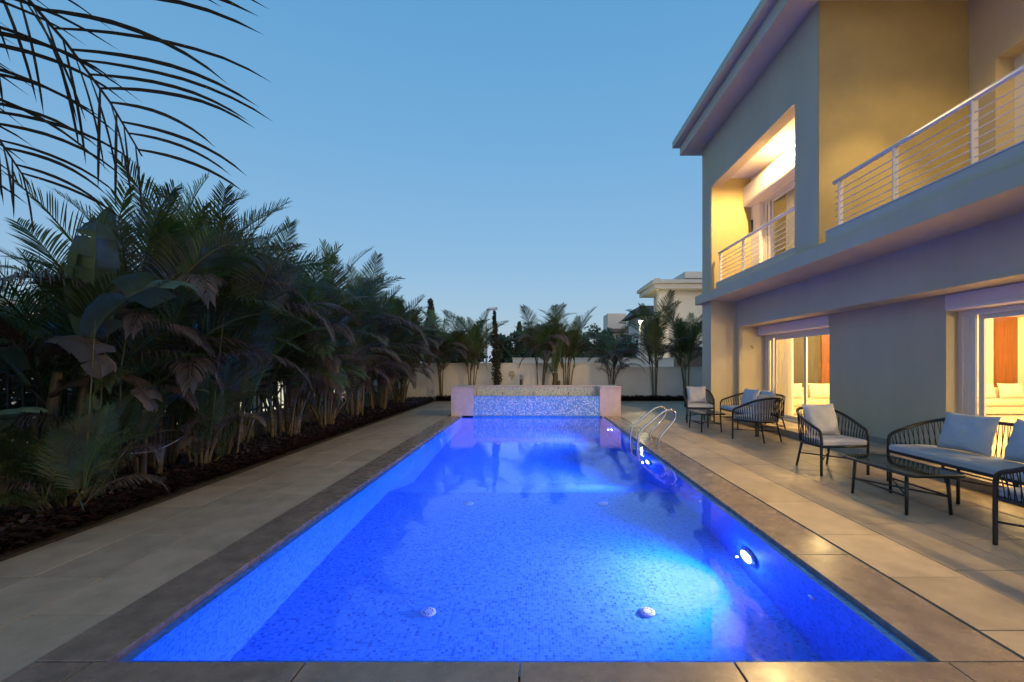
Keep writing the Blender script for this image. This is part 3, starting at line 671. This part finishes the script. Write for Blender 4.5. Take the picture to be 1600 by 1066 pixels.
# palm just outside the frame whose long fronds hang into the upper left corner
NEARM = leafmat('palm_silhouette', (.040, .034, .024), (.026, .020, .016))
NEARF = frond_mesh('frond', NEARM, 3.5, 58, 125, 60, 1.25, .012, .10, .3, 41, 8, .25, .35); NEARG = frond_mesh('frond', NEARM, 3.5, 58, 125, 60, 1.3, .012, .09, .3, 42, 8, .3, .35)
NP = (-2.60, -1.1, -.06)
np_ = empty('overhanging_palm', NP, 'palm at the left edge whose long fronds hang into the upper corner', 'palm', 'areca palms along the left bed')
MB().tube(crom([NP, (-2.55, -1.05, .7), (-2.50, -1.0, 1.55)], 5), .05, 8).build('cane', CANE, np_, True)
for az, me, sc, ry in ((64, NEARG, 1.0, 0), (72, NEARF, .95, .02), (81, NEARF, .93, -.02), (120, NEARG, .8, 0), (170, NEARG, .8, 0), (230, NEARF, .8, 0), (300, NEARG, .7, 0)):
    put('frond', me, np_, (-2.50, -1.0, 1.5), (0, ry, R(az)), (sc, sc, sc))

# ---------------------------------------------------------------- banana plants
def banana_leaf(L, Wd, a0, bend, material, seed=0, fold=.35, torn=.3):
    rnd = random.Random(seed); m = MB(); n = 22; P = [Vector((0, 0, 0))]; T = []
    for i in range(n+1):
        t = i/n; a = R(a0-bend*t**1.4); T.append(Vector((math.cos(a), 0, math.sin(a))))
        if i < n: P.append(P[-1]+T[-1]*(L/n))
    m.tube(P, lambda t: .022*(1-t)+.003, 6)
    for sd in (1, -1):
        i = 3
        while i < n:
            g = 1 if rnd.random() < torn*.6 else rnd.randint(2, 5); j = min(n, i+g); fo = fold+rnd.uniform(-.3, .35)*torn*2; b = len(m.v); sh = rnd.uniform(-.04, .04)*torn
            for k in range(i, j+1):
                t = (k-3)/(n-3); w = Wd*.5*(math.sin(math.pi*min(1, .08+t*.9))**.55)*(1 if t < .97 else .3)
                nr = Vector((0, 1, 0)).cross(T[k]); nr = nr if nr.z > 0 else -nr
                c = P[k]; e1 = c+(Vector((0, sd, 0))*math.cos(fo)+nr*math.sin(fo))*w*.55+T[k]*w*.12
                e2 = e1+(Vector((0, sd, 0))*math.cos(fo-.5)+nr*math.sin(fo-.5))*w*.5+T[k]*(w*.18+sh)+Vector((0, 0, -.02))
                m.v += [tuple(c), tuple(e1), tuple(e2)]
            for k in range(j-i):
                q = b+3*k; m.f += [(q, q+3, q+4, q+1), (q+1, q+4, q+5, q+2)]
            i = j
    me = bpy.data.meshes.new('leaf'); me.from_pydata(m.v, [], m.f); me.materials.append(material)
    for p in me.polygons: p.use_smooth = True
    return me
def banana(loc, label, leaves, stems, seed, name='banana_plant', cat='plant'):
    s = empty(name, loc, label, cat, 'banana plants'); L0 = Vector(loc); rnd = random.Random(seed)
    for (dx, dy, h, lx, ly, r) in stems:
        b = L0+Vector((dx, dy, -.02)); t = b+Vector((lx, ly, h))
        MB().tube(crom([b, b.lerp(t, .5)+Vector((lx*-.1, 0, 0)), t], 6), lambda u: r*(1.2-.6*u), 10).build('stem', BANS, s, True)
    for i, (p, az, L, w, a0, be, mt, torn) in enumerate(leaves):
        put('leaf', banana_leaf(L, w, a0, be, mt, seed*20+i, .35, torn), s, L0+Vector(p), (0, 0, R(az)))
banana((-4.72, 4.35, 0), 'large banana plant with broad torn leaves at the left edge',
       [((.15, .2, 1.5), 20, 1.55, .46, 86, 16, BAN, .6), ((.25, .25, 1.45), -40, 1.4, .42, 82, 24, BAN, .6), ((.3, .1, 1.5), -5, 1.5, .44, 60, 85, BAN, .7), ((.05, -.05, 1.35), -20, 1.25, .34, 50, 140, BANB, .9),
        ((0, -.1, 1.2), -80, 1.2, .44, 55, 120, BAN, .6), ((-.1, .1, 1.35), -110, 1.4, .5, 60, 90, BANB, .6), ((0, 0, 1.35), 160, 1.5, .5, 60, 90, BAN, .6), ((0, .1, 1.4), 75, 1.5, .5, 60, 95, BAN, .6), ((.1, 0, 1.1), 5, 1.1, .4, 35, 110, BANB, .8)],
       [(0, 0, 1.35, .12, .05, .06), (.15, .12, 1.5, .1, .12, .055), (-.16, -.1, 1.15, -.2, -.1, .045), (.12, -.14, .9, .03, -.05, .04)], 3)
banana((-4.35, 5.05, 0), 'young banana plant with drooping leaves at the edge of the left bed',
       [((0, 0, .55), -50, .8, .34, 70, 95, BAN, .3), ((.05, 0, .6), 20, .85, .34, 75, 90, BAN, .3), ((0, 0, .5), 200, .8, .3, 65, 100, BAN, .3), ((0, -.03, .4), -100, .6, .26, 50, 115, BANB, .5)],
       [(0, 0, .6, .04, 0, .04), (.08, .1, .5, .05, .04, .035), (-.1, .05, .45, -.06, .05, .03)], 5)
banana((-4.45, 3.45, 0), 'low banana shoot with one pale leaf at the left frame edge',
       [((0, 0, .6), 0, .9, .34, 60, 70, BAN, .2), ((0, 0, .6), 120, .8, .3, 70, 80, BAN, .2), ((0, 0, .5), -100, .8, .3, 60, 95, BANB, .3)], [(0, 0, .62, .05, .02, .05), (-.1, .1, .5, -.05, .05, .04)], 6)
banana((.80, 17.7, 0), 'green banana plant between two palms behind the fountain',
       [((0, 0, .9), -60, 1.7, .42, 84, 30, BAN, .3), ((0, 0, 1.0), 30, 1.7, .40, 86, 22, BAN, .3), ((0, 0, .8), 180, 1.3, .36, 75, 60, BAN, .3), ((0, 0, .4), -20, .7, .28, 50, 110, BAN, .3)],
       [(0, 0, 1.1, .05, 0, .13), (.1, 0, .8, .1, 0, .08)], 8)
MB().tube(crom([(-4.30, 4.72, .47), (-4.15, 5.0, .46), (-4.1, 5.35, .56)], 5), .005, 6).build('tie_rope', CUSH, None, True)
tag(bpy.data.objects['tie_rope'], 'thin white rope tied between stems in the left bed', 'rope')
# ground cover in the beds: too many leaves to count
gc = MB(); rnd = random.Random(11)
def tuft(x, y, h):
    for k in range(7):
        a = rnd.uniform(0, 6.28); l = h*rnd.uniform(.7, 1.3); c, s_ = math.cos(a), math.sin(a); w = .022; rz = rnd.uniform(.5, 1.0); b = len(gc.v)
        gc.v += [(x, y, .0), (x+c*l*.5-s_*w, y+s_*l*.5+c*w, rz*l*.75), (x+c*l*.5+s_*w, y+s_*l*.5-c*w, rz*l*.75), (x+c*l, y+s_*l, rz*l*.7)]; gc.f += [(b, b+1, b+2), (b+1, b+3, b+2)]
for i in range(3600):
    x = BED_X-.10-abs(rnd.gauss(0, .45)); y = rnd.uniform(1.5, BED_Y)
    if x > FENCE_X+.05: tuft(x, y, .20)
for i in range(900): tuft(rnd.uniform(-3.8, 8), rnd.uniform(BED_Y+.08, BED_Y+.45), .24)
tag(gc.build('ground_cover', REDL), 'dark reddish low ground cover filling the planting beds', 'plants', kind='stuff')

# ---------------------------------------------------------------- slim cypresses and trees beyond the wall
def leafy(m, c, r, n, size, rnd):
    for _ in range(n):
        d = Vector((rnd.gauss(0, 1), rnd.gauss(0, 1), rnd.gauss(0, 1))).normalized()*rnd.uniform(.45, 1.05)
        p = c+Vector((d.x*r[0], d.y*r[1], d.z*r[2])); a = Vector((rnd.gauss(0, 1), rnd.gauss(0, 1), rnd.gauss(0, 1))).normalized(); b = a.orthogonal().normalized(); s_ = size*rnd.uniform(.6, 1.3); k = len(m.v)
        m.v += [tuple(p+a*s_), tuple(p+b*s_*.5), tuple(p-a*s_), tuple(p-b*s_*.5)]; m.f.append((k, k+1, k+2, k+3))
def cypress(loc, h, r, label, material=CYPR, seed=0, lean=0, size=.06):
    rnd = random.Random(seed); s = empty('cypress', loc, label, 'tree', 'slim cypresses'); L0 = Vector(loc)
    MB().tube([L0, L0+Vector((lean*h*.6, 0, h*.6)), L0+Vector((lean*h, 0, h*.97))], lambda t: .06*(1-t)+.01, 6).build('trunk', BARK, s, True)
    m = MB(); n = int(h/.16)
    for i in range(n):
        t = (i+.5)/n; rr = r*min(1, .55+t*2)*(1-t**3*.8)*rnd.uniform(.85, 1.12); leafy(m, L0+Vector((lean*h*t+rnd.uniform(-.02, .02), 0, .1+t*(h-.1))), (rr, rr, .14), 70, size, rnd)
    me = m.build('crown', material, s)
cypress((-1.42, 17.75, 0), 3.45, .20, 'slim dark pencil cypress standing before the white back wall', seed=1, lean=-.035)
cypress((-5.1, 22.5, 0), 4.6, .42, 'brown dry cypress rising behind the left palms near the far corner', BROWN, 2, 0, .09)
cypress((-1.9, 60, 0), 7.0, .7, 'tiny distant cypress between the slim cypress and the palms', TREE, 3, 0, .2)
def tree(loc, h, r, label, seed):
    rnd = random.Random(seed); s = empty('broadleaf_tree', loc, label, 'tree', 'trees beyond the back wall'); L0 = Vector(loc)
    MB().tube(crom([L0, L0+Vector((.1, 0, h*.3)), L0+Vector((0, .1, h*.6))], 4), lambda t: .22*(1-t)+.08, 8).build('trunk', BARK, s, True)
    lb = MB()
    for k in range(5):
        a = k*1.256+rnd.uniform(-.3, .3); lb.tube([L0+Vector((0, 0, h*.4)), L0+Vector((math.cos(a)*r*.6, math.sin(a)*r*.6, h*.72))], lambda t: .09*(1-t)+.03, 6)
    lb.build('limbs', BARK, s, True); m = MB()
    for k in range(26):
        a = rnd.uniform(0, 6.28); q = r*math.sqrt(rnd.random())*.85; z = h*rnd.uniform(.35, .92)*(1-.12*(q/r)**2); cr = r*rnd.uniform(.22, .38)
        leafy(m, L0+Vector((math.cos(a)*q, math.sin(a)*q, z)), (cr, cr, cr*.75), 130, .16, rnd)
    m.build('crown', TREE, s)
for i, (px, y, h, r, lb) in enumerate([(800, 36, 4.3, 1.9, 'round leafy tree just right of the slim cypress beyond the wall'), (838, 40, 5.2, 2.4, 'leafy tree behind the left feathery palm beyond the wall'), (885, 42, 5.4, 2.6, 'leafy tree behind the banana stem beyond the wall'),
     (925, 40, 4.9, 2.2, 'leafy tree behind the right feathery palm beyond the wall'), (965, 44, 4.6, 2.2, 'leafy tree below the distant red roofed house'), (720, 34, 4.2, 2.0, 'leafy tree behind the bright green palm beyond the wall'), (690, 38, 4.4, 2.2, 'leafy tree behind the far left garden corner')]):
    tree(((px-834)/711*y, y, ZG), h, r, lb, 60+i)

# ---------------------------------------------------------------- neighbouring buildings and street lamps
v2 = empty('neighbour_villa', (11, 30, 0), 'pale two storey neighbouring villa with stepped cornices behind the right palms', 'house')
bx('wall', FARW, v2, 8.75, 18, 30, 33.2, -.06, 6.3); bx('pilaster', FARW, v2, 8.2, 8.78, 29.7, 30.4, -.06, 6.3)
bx('cornice', FARW, v2, 7.75, 18.5, 29.2, 33.4, 6.3, 6.62); bx('cornice', FARW, v2, 7.6, 18.7, 29.0, 33.6, 6.621, 6.84)
bx('upper_storey', FARW, v2, 10.6, 18, 31, 33, 6.84, 7.2); bx('upper_cornice', FARW, v2, 10.1, 18.5, 30.4, 33.2, 7.2, 7.62); bx('parapet', FARW, v2, 7.9, 8.2, 29.4, 32.8, 6.84, 7.0)
bx('opening_shade_panel', FARD, v2, 9.0, 17, 29.96, 30.0, .2, 2.55); bx('canopy', FARW, v2, 8.9, 17.2, 29.3, 29.99, 2.56, 2.8)  # solid dark panel, the shade inside an opening put into its colour
h3 = empty('distant_house', (14, 62, 0), 'distant house with a reddish sloped roof and white wall', 'house')
bx('wall', FARW, h3, 10.3, 16, 62, 70, -.06, 5.8); bx('chimney_block', FARW, h3, 10.4, 13.0, 64, 68, 5.8, 8.6)
MB().add([(9.9, 61.4, 5.8), (16.4, 61.4, 5.8), (16.4, 70.6, 5.8), (9.9, 70.6, 5.8), (11.5, 66, 7.0), (15, 66, 7.0)], [(0, 1, 5, 4), (1, 2, 5), (2, 3, 4, 5), (3, 0, 4), (3, 2, 1, 0)]).build('roof', FARR, h3)
h4 = empty('distant_villa', (14.5, 52, 0), 'distant grey villa with a dark sloping eave left of the pale villa', 'house')
bx('wall', FARW, h4, 12.1, 18, 52, 58, -.06, 7.0); MB().add([(11.2, 51.4, 7.0), (18.5, 51.4, 7.0), (18.5, 58.6, 7.0), (11.2, 58.6, 7.0), (12.3, 52.4, 8.2), (18.5, 52.4, 8.2), (18.5, 57.6, 8.2), (12.3, 57.6, 8.2)], [(0, 1, 5, 4), (1, 2, 6, 5), (2, 3, 7, 6), (3, 0, 4, 7), (4, 5, 6, 7), (3, 2, 1, 0)]).build('roof', FARD, h4)
lw = empty('street_wall', (3, 26, 0), 'low pale wall across the lane beyond the garden wall', 'wall')
bx('wall', FARW, lw, -1.2, 8.0, 26, 26.2, -.06, 1.75)
bx('coping', FARW, lw, -1.25, 8.05, 25.95, 26.25, 1.751, 1.80)
tw = empty('distant_tower', (-260, 250, 0), 'tiny distant tower block glimpsed between the left leaves', 'building')
MB().box(-262, -258.5, 250, 256, -.06, 54).box(-257.9, -256, 251, 256, -.06, 49).build('wall', FARW, tw); bx('crown_block', FARW, tw, -261.5, -259, 251, 255, 54, 57)
def street_lamp(loc, h, label, lit, arm):
    s = empty('street_lamp', loc, label, 'street lamp', 'street lamps beyond the wall'); L0 = Vector(loc)
    MB().tube(crom([L0, L0+Vector((0, 0, h*.55)), L0+Vector((0, 0, h*.86)), L0+Vector((arm*.4, 0, h*.97)), L0+Vector((arm*.75, 0, h))], 5), lambda t: .085-.04*t, 8).build('pole', RAIL, s, True)
    c = L0+Vector((arm, 0, h+.03)); MB().tube([c+Vector((-.45 if not lit else -.2, 0, -.10)), c+Vector((-.2, 0, 0)), c+Vector((.15, 0, .05)), c+Vector((.42 if not lit else .2, 0, .08))], lambda t: .05+.09*t*(1.6-t*.9), 8).build('lamp_head', RAIL, s, True)
    if lit:
        put('lens', MB().lathe([(.02, -.10), (.14, -.085), (.16, -.062)], 14).mesh('lens', STRE, True), s, c)
        light('lamp_light', 'POINT', c-Vector((0, 0, .2)), 160, (1, .92, .5), s, .15)
street_lamp((-3.75, 36, 0), 5.75, 'unlit curved street lamp above the palms left of the slim cypress', False, .45)
street_lamp((6.6, 28.5, 0), 4.15, 'lit street lamp glowing in front of the pale neighbouring villa', True, .12)
nb = empty('left_neighbour_house', (-10, 12, 0), 'neighbouring house with added glowing panels glimpsed through the left fence', 'house')
bx('wall', FARW, nb, -13, -7.6, 7, 19, -.06, 2.4)
for y0, y1 in ((9.2, 10.5), (11.0, 12.2), (12.7, 13.9), (17.2, 18.2)):
    w_ = bx('glow_panel_frame', ALU, nb, -7.6, -7.55, y0-.07, y1+.07, .05, 1.55); bx('pane', NBRE, w_, -7.549, -7.54, y0, y1, .10, 1.48)  # added glowing panels stand in for a pale wall under lamplight
hd = empty('neighbour_hedge', (-6.5, 4, ZG), 'dark clipped hedge beyond the picket fence at left', 'hedge')
hm = MB(); rnd = random.Random(5)
for k in range(9500):
    p = Vector((rnd.uniform(-7.0, -6.1), rnd.uniform(-1, 9.0), rnd.uniform(0, 1.9)+.12*math.sin(k))); a = Vector((rnd.gauss(0, 1), rnd.gauss(0, 1), rnd.gauss(0, 1))).normalized(); b = a.orthogonal().normalized(); q = len(hm.v)
    hm.v += [tuple(p+a*.085), tuple(p+b*.04), tuple(p-a*.085), tuple(p-b*.04)]; hm.f.append((q, q+1, q+2, q+3))
hm.build('foliage', TREE, hd)
st_ = MB()
for k in range(12): st_.tube([(-6.55, -.8+k*.85, ZG), (-6.5, -.75+k*.85, 1.5)], .025, 6)
st_.build('stems', BARK, hd)
